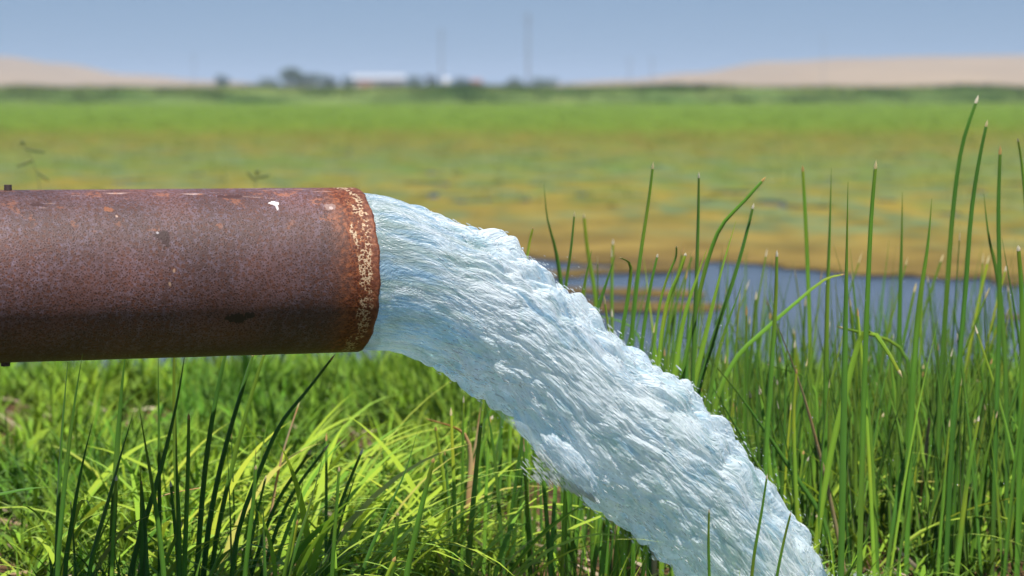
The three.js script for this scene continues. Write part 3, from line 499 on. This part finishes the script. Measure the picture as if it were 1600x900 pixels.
const heroes = [
  [7.2, 9, [[1529, 148], [1504, 225], [1490, 320], [1480, 450], [1468, 640]], 0, 'tallest reed of all, its narrow tip leaning right against the green field'],
  [7.0, 9, [[1543, 187], [1530, 250], [1518, 330], [1508, 460], [1488, 690]], 0, 'second tallest reed, just right of the tallest reed at the right edge'],
  [7.1, 9, [[1563, 227], [1560, 330], [1562, 460], [1556, 680]], 0, 'upright reed with a blunt pale tip third from the right edge'],
  [7.3, 7, [[1590, 215], [1597, 260], [1606, 380], [1612, 640]], 2, 'pale reed tip leaning left, cut by the right edge of the picture'],
  [6.5, 10, [[1369, 250], [1362, 330], [1356, 450], [1350, 620], [1345, 800]], 1, 'straight tall reed with a yellow-green tip left of the tallest pair'],
  [6.3, 11, [[1325, 284], [1323, 400], [1320, 560], [1316, 780]], 3, 'dark broad upright reed in the middle of the right bank'],
  [7.2, 9, [[1299, 261], [1297, 340], [1293, 460], [1290, 620]], 1, 'upright reed with a blunt white tip left of the dark broad reed'],
  [7.6, 8, [[1254, 258], [1258, 330], [1262, 420], [1266, 560]], 2, 'thin soft-edged reed leaning left right of the arched leaf'],
  [6.9, 8, [[1197, 276], [1165, 312], [1128, 352], [1108, 400], [1086, 490], [1062, 620]], 1, 'reed with its upper leaf bent sharply out to the right'],
  [6.95, 10, [[1178, 317], [1165, 370], [1145, 440], [1118, 520], [1085, 640]], 0, 'broad reed with a pale knob tip below the bent leaf'],
  [6.9, 10, [[1150, 345], [1128, 420], [1108, 500], [1085, 600], [1062, 720]], 4, 'light green pointed reed leaning right below the bent leaf'],
  [6.9, 9, [[1092, 268], [1091, 340], [1088, 440], [1082, 600]], 0, 'straight upright reed between the two leaning reeds by the water'],
  [6.8, 9, [[1021, 252], [1014, 310], [1002, 390], [992, 470], [984, 560], [975, 680]], 1, 'tall reed with a pale tip nearest the jet, leaning slightly right'],
  [7.6, 8, [[850, 287], [855, 340], [868, 390], [876, 440], [885, 560]], 0, 'soft dark reed with a bent stem just behind the top of the jet'],
  [7.2, 7, [[833, 355], [827, 380], [815, 470], [800, 600]], 4, 'short pale-tipped reed peeping over the top of the jet'],
  [7.0, 7, [[898, 330], [892, 390], [885, 440], [872, 560]], 0, 'slim reed leaning right over the upper edge of the jet'],
  [8.2, 8, [[912, 333], [918, 390], [930, 460], [938, 560]], 2, 'blurred pale green reed leaning left behind the jet'],
  [8.4, 7, [[958, 373], [956, 440], [956, 520], [952, 600]], 2, 'blurred upright reed standing before the open water'],
  [6.9, 8, [[925, 390], [916, 430], [906, 490], [892, 600]], 1, 'thin reed left of the dark leaning reed before the water'],
  [6.9, 9, [[962, 398], [948, 440], [928, 502], [900, 600]], 3, 'dark reed leaning hard right before the water'],
  [6.9, 8, [[967, 402], [984, 412], [983, 450], [972, 520], [955, 640]], 1, 'reed with a broken yellow tip folded over to the left'],
  [6.85, 10, [[1105, 388], [1090, 430], [1068, 500], [1055, 580], [1040, 700]], 4, 'bright reed with a long slender point before the open water'],
  [6.9, 8, [[1028, 396], [1018, 440], [1008, 500], [995, 620]], 1, 'short reed with pink tip right of the reed nearest the jet'],
  [6.8, 8, [[1072, 395], [1060, 430], [1044, 470], [1030, 560]], 4, 'short yellow-tipped reed leaning right before the water'],
  [6.9, 5, [[1057, 384], [1056, 402], [1044, 430], [1030, 480], [1018, 600]], 2, 'reed ending in a curled white thread'],
  [6.9, 8, [[1163, 432], [1150, 470], [1135, 510], [1118, 570], [1100, 680]], 1, 'short reed with a withered white point leaning right'],
  [7.0, 10, [[1320, 428], [1290, 436], [1240, 476], [1190, 520], [1150, 560], [1115, 640]], 2, 'long leaf arching right and nearly level across the upright reeds'],
  [6.9, 11, [[1410, 590], [1384, 545], [1362, 518], [1345, 528], [1325, 600], [1300, 700], [1278, 830]], 4, 'bright leaf folded over in a hook in the right bank'],
  [6.9, 10, [[1245, 575], [1240, 640], [1242, 740], [1250, 870]], 4, 'light green upright reed just right of the lower jet'],
  [6.95, 8, [[1095, 545], [1150, 610], [1200, 680], [1240, 740], [1290, 820]], 3, 'dark leaf leaning hard left across the reeds right of the jet'],
  [6.95, 7, [[1110, 600], [1140, 650], [1180, 720], [1215, 790]], 3, 'second dark leaf leaning hard left beside the jet'],
  [6.0, 6, [[1108, 795], [1107, 850], [1109, 930]], 1, 'short thin reed standing upright in front of the lower jet'],
  [6.0, 7, [[1199, 740], [1190, 800], [1178, 870], [1172, 940]], 1, 'thin reed leaning right in front of the lower jet'],
  [6.0, 6, [[1236, 800], [1226, 840], [1214, 900], [1208, 950]], 1, 'shortest reed in front of the right edge of the jet'],
  [7.0, 10, [[1456, 310], [1450, 380], [1436, 480], [1424, 640]], 1, 'reed leaning right with a pale point left of the tallest reed'],
  [7.4, 8, [[1410, 300], [1409, 370], [1406, 480], [1404, 620]], 3, 'thin straight dark reed between two leaning reeds'],
  [7.6, 7, [[1523, 284], [1516, 350], [1508, 440], [1500, 600]], 1, 'pale-tipped reed in front of the foot of the second tallest'],
  [6.9, 11, [[1591, 383], [1596, 450], [1598, 560], [1594, 700]], 1, 'broad reed with a white tip at the right edge'],
  [7.2, 8, [[1537, 302], [1545, 370], [1560, 440], [1572, 600]], 3, 'dark pointed reed leaning left near the right edge'],
  [6.9, 10, [[1214, 390], [1212, 470], [1205, 580], [1196, 720]], 1, 'broad blue-green reed rising right of the arching leaf'],
  // left bank
  [6.45, 9, [[108, 545], [102, 610], [94, 720], [88, 880]], 3, 'dark straight reed in the pipe shade, farthest left under the pipe'],
  [5.85, 8, [[129, 553], [118, 620], [104, 730], [90, 890]], 0, 'reed whose pointed tip just overlaps the bottom of the pipe'],
  [6.5, 11, [[197, 545], [190, 610], [182, 720], [174, 890]], 3, 'broad dark reed under the pipe, second from the left'],
  [6.2, 8, [[147, 650], [130, 720], [115, 800], [102, 890]], 0, 'short dark reed leaning right near the left edge'],
  [6.2, 9, [[210, 640], [192, 700], [170, 780], [140, 890]], 3, 'dark pointed reed leaning right between the straight ones'],
  [6.4, 9, [[290, 545], [278, 620], [252, 730], [205, 890]], 3, 'dark reed slanting right from low left up to the pipe'],
  [6.5, 7, [[247, 545], [248, 640], [249, 760], [250, 890]], 0, 'thin upright reed under the pipe beside the slanting dark one'],
  [6.6, 8, [[272, 545], [272, 640], [275, 760], [278, 890]], 1, 'slim upright green reed under the middle of the pipe'],
  [6.1, 9, [[217, 634], [228, 700], [243, 790], [256, 900]], 1, 'green reed leaning left across the dark ones'],
  [6.2, 9, [[295, 645], [294, 720], [291, 810], [288, 900]], 1, 'short green reed with a white tip under the pipe'],
  [6.2, 9, [[275, 646], [276, 730], [279, 810], [280, 900]], 3, 'short blunt dark reed next to the white-tipped one'],
  [6.5, 10, [[354, 545], [338, 620], [322, 720], [308, 890]], 0, 'reed curving gently right up to the pipe middle'],
  [6.5, 11, [[398, 545], [378, 610], [352, 700], [330, 800], [318, 900]], 0, 'broad reed curving right up behind the pipe'],
  [6.6, 9, [[415, 545], [392, 620], [365, 720], [335, 860]], 1, 'light reed beside the broad curving reed'],
  [6.3, 9, [[524, 553], [480, 610], [440, 660], [408, 730], [370, 840]], 0, 'long reed slanting right to the mouth of the pipe'],
  [6.1, 9, [[400, 726], [396, 780], [388, 850], [382, 910]], 1, 'short reed with a yellow blunt tip below the pipe'],
  [6.0, 8, [[411, 778], [412, 830], [414, 900], [414, 940]], 3, 'short dark upright reed at the bottom left'],
  [6.1, 8, [[508, 698], [490, 770], [468, 840], [448, 910]], 3, 'dark pointed reed leaning right at the bottom'],
  [6.1, 8, [[475, 745], [462, 810], [448, 880], [440, 930]], 1, 'light green reed left of the dark leaning pointed reed'],
  [6.1, 8, [[530, 728], [526, 790], [521, 860], [518, 920]], 1, 'upright reed with a small white tip below the pipe mouth'],
  [6.2, 7, [[653, 672], [632, 740], [600, 810], [565, 900]], 0, 'thin reed slanting right with a dark point below the jet'],
  [6.0, 11, [[678, 715], [664, 770], [648, 840], [634, 910]], 1, 'broad stubby reed with a white cut tip below the jet'],
  [6.1, 9, [[622, 800], [618, 840], [614, 890], [610, 930]], 1, 'short upright reed left of the stubby cut reed'],
  [5.75, 13, [[97, 762], [60, 762], [20, 768], [-40, 785], [-80, 830]], 3, 'dark broad leaf reaching in level from the left edge'],
];
for (const [d, w, path, m, label] of heroes) pixelReed(d, w, path, m, label, /point|dark/.test(label) ? 0 : 0.035);
function randomReeds(n, seed, pick, label, group) {
  const r = rng(seed);
  for (let i = 0; i < n; i++) {
    const [x, d, h, lean, w] = pick(r), y = groundY(x, d) - 0.02, dz = (r() - 0.5) * 0.2, cur = (r() - 0.5) * 0.25 * lean + lean * 0.06;
    const pts = [V(x, y, -d), V(x + lean * h * 0.28, y + h * 0.36, -d + dz * 0.3), V(x + (lean * 0.62) * h, y + h * 0.70, -d + dz * 0.7), V(x + (lean + cur) * h, y + h, -d + dz)];
    if (r() < 0.07) { pts[3].y -= h * 0.22; pts[3].x += Math.sign(lean + 0.001) * h * 0.18; }
    const m = [0, 0, 0, 1, 1, 1, 1, 2, 2, 2, 3, 3, 4, 4, 5][Math.floor(r() * 14.99)], dry = r() < 0.6, px = 800 + pts[3].x / d * F, say = ['deep green', 'green', 'fresh green', 'mid green', 'light green', 'dead straw-coloured'][m] + ' ' + label[0] + (m === 5 ? ' ' : dry ? ' with a dry tip ' : ' with a green point ')
      + (lean < -0.05 ? 'leaning left ' : lean > 0.09 ? 'leaning right ' : 'upright ') + label[1](px);
    reed(pts, w, reedMats[m], dry ? 0.03 + 0.02 * r() : 0, say, group, (r() - 0.5) * 1.6);
  }
}
randomReeds(150, 21, (r) => { const d = 6.9 + 1.8 * r(), px = 1130 + 560 * Math.pow(r(), 0.75); return [depthPlan(px, d), d, 0.30 + 0.55 * r() + 0.18 * (px > 1300 ? r() : 0), (r() - 0.42) * (r() < 0.3 ? 0.8 : 0.36), 0.008 + 0.010 * r() * r()]; }, ['reed', (px) => px < 1250 ? 'right beside the jet' : px < 1400 ? 'in the middle of the right stand' : px < 1500 ? 'left of the tallest reed' : 'near the right edge'], 'reeds of the thick right stand');
randomReeds(80, 22, (r) => { const d = 7.0 + 1.4 * r(), px = 880 + 400 * r(); return [depthPlan(px, d), d, 0.5 + 0.44 * r(), (r() - 0.4) * 0.34, 0.006 + 0.007 * r()]; }, ['reed', (px) => px < 980 ? 'just behind the jet before the water' : px < 1090 ? 'before the open water' : 'before the water where the stand thickens'], 'reeds behind the jet');
randomReeds(62, 23, (r) => { const d = 6.6 + 1.0 * r(), px = 690 + 340 * r(); return [depthPlan(px, d), d, 0.32 + 0.24 * r() + (px > 850 ? 0 : 0.1), (r() - 0.4) * 0.3, 0.009 + 0.007 * r()]; }, ['short reed', (px) => px < 780 ? 'left of the torn water sheet' : px < 880 ? 'under the torn water sheet' : 'under the lower jet'], 'short reeds under the jet');
randomReeds(26, 24, (r) => { const d = 5.9 + 1.0 * r(), px = 60 + 480 * r(); return [depthPlan(px, d), d, 0.3 + 0.28 * r(), (r() - 0.15) * 0.5, 0.008 + 0.006 * r()]; }, ['small reed', (px) => px < 220 ? 'under the left of the pipe' : px < 400 ? 'under the middle of the pipe' : 'under the pipe mouth'], 'small reeds under the pipe');
{ // the thinner, hidden rest of the stand
  const r = rng(61), list = [], g = mergeGeometries([0, 1, 2].map((k) => { const c = new THREE.CatmullRomCurve3([V(0, 0, 0), V(0.04 * k - 0.03, 0.3, 0), V(0.13 * k - 0.12, 0.75 - 0.1 * k, 0.03)]); return reedGeo(c, 0.009, 8, false, k); }));
  for (let i = 0; i < 540; i++) { const d = 7.1 + 2.6 * r(), px = 900 + 960 * Math.pow(r(), 0.7), x = depthPlan(px, d), v = 0.7 + 0.6 * r(), y = r() * 0.5; list.push([x, groundY(x, d) - 0.02, -d, r() * 6.28, [1.25, 0.45 + (px > 1150 ? 0.7 : 0.6) * r(), 1.25], [(0.08 + 0.10 * y) * v, 0.24 * v, 0.022 * v], (r() - 0.5) * 0.15]); }
  stuff('reed_bed', g, leafMat([1, 1, 1], 0.3, 0.08, { vertexColors: true }), list, 'crowded thinner reeds filling the back of the right stand', 'reeds');
}
{ // two seed heads seen over the pipe
  const wm = std([0.13, 0.15, 0.06], 0.9);
  for (const [path, twigs, d, label] of [
    [[[35, 222], [50, 250], [62, 290], [66, 420]], [[[40, 232], [70, 238]], [[52, 250], [26, 260]], [[58, 268], [76, 282]]], 11.5, 'wispy weed with forked seed head over the left of the pipe'],
    [[[402, 268], [399, 290], [396, 420]], [[[400, 278], [422, 273]], [[400, 282], [386, 268]]], 11.5, 'low wispy weed just showing over the middle of the pipe']]) {
    const pts = path.map(([x, y]) => at(x, y, d)), l = pts[pts.length - 1]; pts.push(V(l.x, groundY(l.x, -l.z) - 0.02, l.z));
    const b = pts[pts.length - 1].clone(), t = thing('weed', label, 'weed', b.toArray(), 'weeds behind the pipe');
    part('stem', new THREE.TubeGeometry(new THREE.CatmullRomCurve3(pts.map((p) => p.sub(b))), 24, 0.0022, 5), wm, t);
    for (const [p, q] of twigs) { const a = at(...p, d).sub(b), e = at(...q, d).sub(b); const g = new THREE.SphereGeometry(1, 8, 6).scale(0.007, a.distanceTo(e) * 0.55, 0.007); g.applyQuaternion(new THREE.Quaternion().setFromUnitVectors(V(0, 1, 0), e.clone().sub(a).normalize())); g.translate(...a.add(e).multiplyScalar(0.5).toArray()); part('seed_head', g, wm, t); }
    part('seed_head', new THREE.SphereGeometry(0.011, 8, 6).translate(...pts[0].toArray()), wm, t);
  }
}

// ---------------------------------------------------------------- bright grass tufts, low grass and litter
const tuftMats = [[0.31, 0.43, 0.030], [0.24, 0.40, 0.030], [0.38, 0.45, 0.035], [0.15, 0.31, 0.025], [0.42, 0.40, 0.08]].map((c) => leafMat(c, 0.35, 0.06));
{
  const r = rng(900), geos = [];
  for (let i = 0; i < 12; i++) geos.push(bladeGeo(0.46 + 0.28 * r(), 0.012 + 0.012 * r(), 0.6 + 1.5 * r(), 9, 700 + i, 0.3));
  const spots = [[150, 7.2], [205, 6.9], [262, 7.1], [300, 6.6], [335, 7.0], [372, 6.7], [410, 7.2], [430, 6.5], [462, 6.9], [500, 7.1], [515, 6.6], [545, 7.0], [580, 6.8], [612, 7.2], [640, 6.7], [30, 6.9], [80, 7.3], [100, 6.6], [690, 7.0], [730, 6.6], [350, 7.5], [480, 7.5], [240, 7.5], [285, 7.8], [395, 7.7], [440, 7.9], [530, 7.7], [600, 7.9], [180, 7.8], [330, 6.4], [460, 6.4], [550, 6.4], [225, 6.5], [1000, 7.4], [1380, 7.2], [1540, 7.4], [1290, 7.6]];
  const row = (px, d) => px > 800 ? 'along the foot of the right reeds' : d < 6.75 ? 'in the front row below the pipe' : d < 7.15 ? 'in the second row below the pipe' : 'in the back row below the pipe';
  const nth = ['first', 'second', 'third', 'fourth', 'fifth', 'sixth', 'seventh', 'eighth', 'ninth', 'tenth', 'eleventh', 'twelfth', 'thirteenth', 'fourteenth', 'fifteenth'], count = {};
  spots.sort((a, b) => a[0] - b[0]);
  for (const [px, d] of spots) {
    const w = row(px, d), k = count[w] = (count[w] ?? -1) + 1;
    const x = depthPlan(px, d), t = thing('grass_tuft', 'arching yellow-green grass tuft, ' + nth[k] + ' from the left ' + w, 'grass tuft', [x, groundY(x, d) - 0.02, -d], 'arching grass tufts');
    const n = 9 + Math.floor(r() * 6);
    for (let i = 0; i < n; i++) {
      const m = part('leaf', geos[Math.floor(r() * 12)], tuftMats[Math.floor(r() * r() * 4.99)], t);
      m.rotation.set((r() - 0.5) * 0.3, (r() < 0.72 ? (r() - 0.5) * 2.2 : r() * 6.28), -0.1 - 0.5 * r(), 'YXZ'); m.position.set((r() - 0.5) * 0.12, 0, (r() - 0.5) * 0.12); m.scale.setScalar(0.7 + 0.5 * r());
    }
  }
}
{
  const r = rng(4242), A = [], B = [], C = [], D = [];
  const tint = (d, x) => { const k = clamp(0.5 + 1.8 * fbm(x * 1.3, d * 0.9, 3.1, 3), 0, 1), v = 0.6 + 0.7 * r(); const c = mix3([0.062, 0.200, 0.012], [0.225, 0.385, 0.026], Math.min(1, k * 0.7 + 0.3 * r() + (x / d > 0 ? 0.18 : 0))); return [c[0] * v, c[1] * v, c[2] * v]; };
  for (let i = 0; i < 15500; i++) {
    const d = 4.9 + 8.5 * Math.pow(r(), 0.85), x = (r() - 0.5) * (0.62 * d + 4.0); if (d > shoreAt(x) + 0.3) continue;
    const clump = fbm(x * 2.2, d * 1.5, 8.8, 2); if (r() < smoothstep(clump, 0.05, -0.22)) continue;
    const px = 800 + x / d * F, bare = (px > 850 && d < 7.6) ? 0.2 : 0; if (r() < bare) continue;
    const low = (px > 780 ? 0.62 : (d > 8.3 ? 0.85 : 0.75)) * (1 + 0.9 * clump), y = groundY(x, d) - 0.015, sel = r();
    (sel < 0.36 ? A : sel < 0.86 ? B : C).push([x, y, -d, r() * 6.28, low * (0.65 + 0.7 * r()), tint(d, x), (r() - 0.5) * 0.4]);
  }
  const m = leafMat([1, 1, 1], 0.35, 0.05, { vertexColors: true });
  stuff('bank_grass', tuftGeo(13, 0.26, 0.014, 0.18, 0.4, 1.7, 5, 101), m, A, 'low green grass covering the bank under the pipe and reeds', 'grass');
  stuff('bank_grass', tuftGeo(11, 0.24, 0.026, 0.22, 0.7, 2.0, 5, 103), m, B, 'broad-leaved low grass mixed through the bank', 'grass');
  stuff('bank_grass', tuftGeo(12, 0.34, 0.007, 0.12, 0.2, 1.2, 5, 107), m, C, 'thin wiry grass standing above the low grass of the bank', 'grass');
  for (let i = 0; i < 2600; i++) { const d = 5.8 + 7.2 * r(), x = (r() - 0.5) * (0.6 * d + 1), y = groundY(x, d); const k = r(); D.push([x, y + 0.01 + 0.05 * r() * r(), -d, r() * 6.28, 0.6 + 0.8 * r(), mix3([0.30, 0.20, 0.11], [0.55, 0.46, 0.34], k), 1.2 + 0.6 * (r() - 0.5)]); }
  stuff('dead_leaves', bladeGeo(0.12, 0.010, 0.6, 4, 11), leafMat([1, 1, 1], 0.15), D, 'pale dead leaves lying on the soil between the plants', 'litter');
  const drops = []; for (let i = 0; i < 110; i++) { const d = 6.0 + 1.0 * r(), px = 1120 + 460 * Math.pow(r(), 1.3), py = 430 + 450 * r(), p = at(px, py, d); drops.push([p.x, p.y, p.z, 0, 0.0007 + 0.0017 * r() * r() * r(), [1, 1, 1]]); }
  stuff('spray_drops', new THREE.SphereGeometry(1, 8, 6), new THREE.MeshPhysicalMaterial({ color: 0xffffff, transmission: 0.7, thickness: 0.004, ior: 1.33, roughness: 0.05 }), drops, 'fine drops of spray flying over the right reeds', 'spray');
}
renderer.render(scene, camera);
